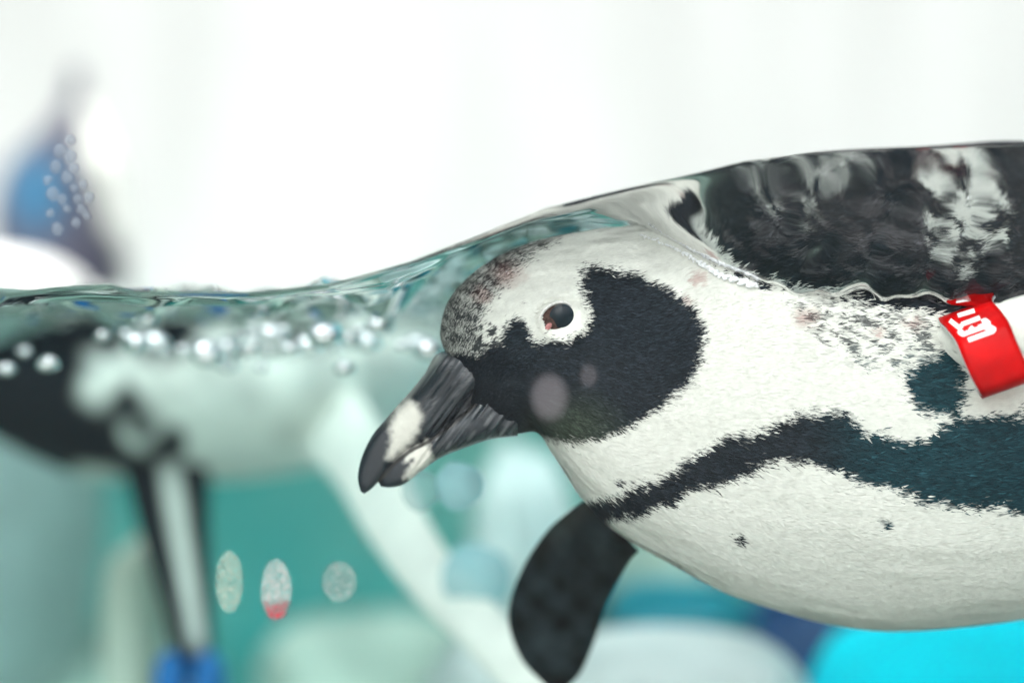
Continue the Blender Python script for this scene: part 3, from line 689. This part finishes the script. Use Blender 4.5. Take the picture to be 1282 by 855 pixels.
def mat_print(tint, pink, c_, sx_, sz_, alpha):
    m, n, l, mx, df = mat_film('fingerprint_grease', tint, .6)
    tc = n.new('ShaderNodeTexCoord'); mp = n.new('ShaderNodeMapping'); mp.vector_type = 'TEXTURE'
    mp.inputs['Location'].default_value = tuple(c_); mp.inputs['Scale'].default_value = (sx_, 1, sz_)
    l.new(tc.outputs['Object'], mp.inputs[0])
    gr = n.new('ShaderNodeTexGradient'); gr.gradient_type = 'SPHERICAL'; l.new(mp.outputs[0], gr.inputs[0])
    edge = n.new('ShaderNodeMapRange'); edge.inputs[2].default_value = .16; l.new(gr.outputs['Fac'], edge.inputs[0])
    nz = n.new('ShaderNodeTexNoise'); nz.inputs['Scale'].default_value = 330; nz.inputs['Detail'].default_value = 3; nz.inputs['Distortion'].default_value = 2.5
    l.new(tc.outputs['Object'], nz.inputs['Vector'])
    vo = n.new('ShaderNodeTexVoronoi'); vo.feature = 'DISTANCE_TO_EDGE'; vo.inputs['Scale'].default_value = 620
    mv = n.new('ShaderNodeMix'); mv.data_type = 'VECTOR'; mv.inputs[0].default_value = .002
    l.new(tc.outputs['Object'], mv.inputs[4]); l.new(nz.outputs['Color'], mv.inputs[5]); l.new(mv.outputs[1], vo.inputs['Vector'])
    rid = n.new('ShaderNodeMapRange'); rid.inputs[1].default_value = .02; rid.inputs[2].default_value = .28; rid.inputs[3].default_value = .10; rid.inputs[4].default_value = alpha
    l.new(vo.outputs['Distance'], rid.inputs[0])
    pat = n.new('ShaderNodeMapRange'); pat.inputs[1].default_value = .3; pat.inputs[2].default_value = .6; pat.inputs[3].default_value = .55; pat.inputs[4].default_value = 1.0
    l.new(nz.outputs['Fac'], pat.inputs[0])
    m1 = n.new('ShaderNodeMath'); m1.operation = 'MULTIPLY'; m2 = n.new('ShaderNodeMath'); m2.operation = 'MULTIPLY'
    l.new(rid.outputs[0], m1.inputs[0]); l.new(edge.outputs[0], m1.inputs[1]); l.new(m1.outputs[0], m2.inputs[0]); l.new(pat.outputs[0], m2.inputs[1])
    l.new(m2.outputs[0], mx.inputs[0])
    if pink:
        sp = n.new('ShaderNodeSeparateXYZ'); l.new(mp.outputs[0], sp.inputs[0])
        ad = n.new('ShaderNodeMath'); ad.operation = 'ADD'; l.new(sp.outputs['Z'], ad.inputs[0]); l.new(nz.outputs['Fac'], ad.inputs[1])
        pr = n.new('ShaderNodeMapRange'); pr.inputs[1].default_value = .25; pr.inputs[2].default_value = -.05; l.new(ad.outputs[0], pr.inputs[0])
        mc = n.new('ShaderNodeMix'); mc.data_type = 'RGBA'; mc.inputs[6].default_value = (*tint, 1); mc.inputs[7].default_value = (.28, .035, .05, 1)
        l.new(pr.outputs[0], mc.inputs[0]); l.new(mc.outputs[2], df.inputs[0])
    return m
def oval(cx, cy, rx, ry, Y, thick=.0002, y0=-1, y1=1, n=40):
    vs = []; fs = []
    pts = [(math.cos(2 * math.pi * j / n), math.sin(2 * math.pi * j / n)) for j in range(n)]
    pts = [(x, min(max(y, y0), y1)) for x, y in pts]
    for dy in (0, thick):
        for x, y in pts: q = P(cx + rx * x, cy + ry * y, Y); q[1] = Y - dy; vs.append(q)
    fs = [tuple(range(n)), tuple(range(2 * n - 1, n - 1, -1))] + [(j, (j + 1) % n, n + (j + 1) % n, n + j) for j in range(n)]
    return vs, fs
for (cx, cy, rx, ry, tint, lab, sd_) in ((287, 728, 18, 41, (.20, .26, .22), 'pale green-white oval fingerprint on the glass', .1), (346, 738, 20, 40, (.26, .28, .27), 'white oval fingerprint with a pink lower end on the glass', .4),
                                          (425, 728, 23, 27, (.22, .23, .22), 'faint pale round smudge on the glass beside the oval fingerprints', .8)):
    mt = mat_print(tint, cx == 346, P(cx, cy, GF), rx * K * GF, ry * K * GF, .95 if cx < 400 else .4)
    v, f = oval(cx, cy, rx, ry, GF - .0003); tag(mesh_obj('fingerprint', v, f, mt, smooth=False), lab, 'fingerprint')
for (cx, cy, rx, ry, a, lab) in ((688, 497, 27, 34, .20, 'soft grey film painted as a reflection on the glass in front of the black cheek'), (737, 470, 13, 17, .10, 'small faint film painted as a reflection on the glass near the cheek centre'), (962, 752, 66, 52, .0, '')):
    if a == 0: continue
    m, n, l, mx, df = mat_film('reflection_film', (.14, .135, .145), a)  # grey film painted in for soft reflections on the pane
    tc = n.new('ShaderNodeTexCoord'); mp = n.new('ShaderNodeMapping'); c_ = P(cx, cy, GF); sx_, sz_ = rx * K * GF, ry * K * GF
    mp.vector_type = 'TEXTURE'; mp.inputs['Location'].default_value = tuple(c_); mp.inputs['Scale'].default_value = (sx_, 1, sz_)
    gr = n.new('ShaderNodeTexGradient'); gr.gradient_type = 'SPHERICAL'; mr = n.new('ShaderNodeMapRange')
    mr.inputs[2].default_value = .45; mr.inputs[4].default_value = a
    l.new(tc.outputs['Object'], mp.inputs[0]); l.new(mp.outputs[0], gr.inputs[0]); l.new(gr.outputs['Fac'], mr.inputs[0]); l.new(mr.outputs[0], mx.inputs[0])
    v, f = oval(cx, cy, rx, ry, GF - .0004); tag(mesh_obj('glass_reflection', v, f, m, smooth=False), lab, 'smear')  # oval film painted in for a soft reflection on the pane
# droplets on the pane in front of the looking-up penguin
m, n, l, mx, df = mat_film('droplet_water', (.15, .18, .21), .30)
r3 = np.random.default_rng(12)
DR = [(75, 190, 8), (88, 197, 7), (70, 210, 7), (88, 175, 6), (84, 222, 7), (66, 243, 8), (78, 250, 6), (92, 236, 5), (98, 250, 6), (102, 262, 6), (95, 279, 6), (108, 270, 5), (112, 247, 6), (72, 288, 7), (84, 262, 5), (60, 226, 6), (104, 232, 5), (92, 212, 6), (63, 268, 5)]
for i, (px, py, r) in enumerate(DR):
    v, f = blob(P(px, py, GF - .0002), r * K * GF, i + 50, 1.1)
    v = np.array(v); v[:, 1] = GF - .0002 + np.minimum(0, (v[:, 1] - GF) * .4)
    tag(mesh_obj('water_droplet', v, f, m), 'small round water droplet on the glass over the blue-grey penguin', 'droplet', 'water droplets on the glass')
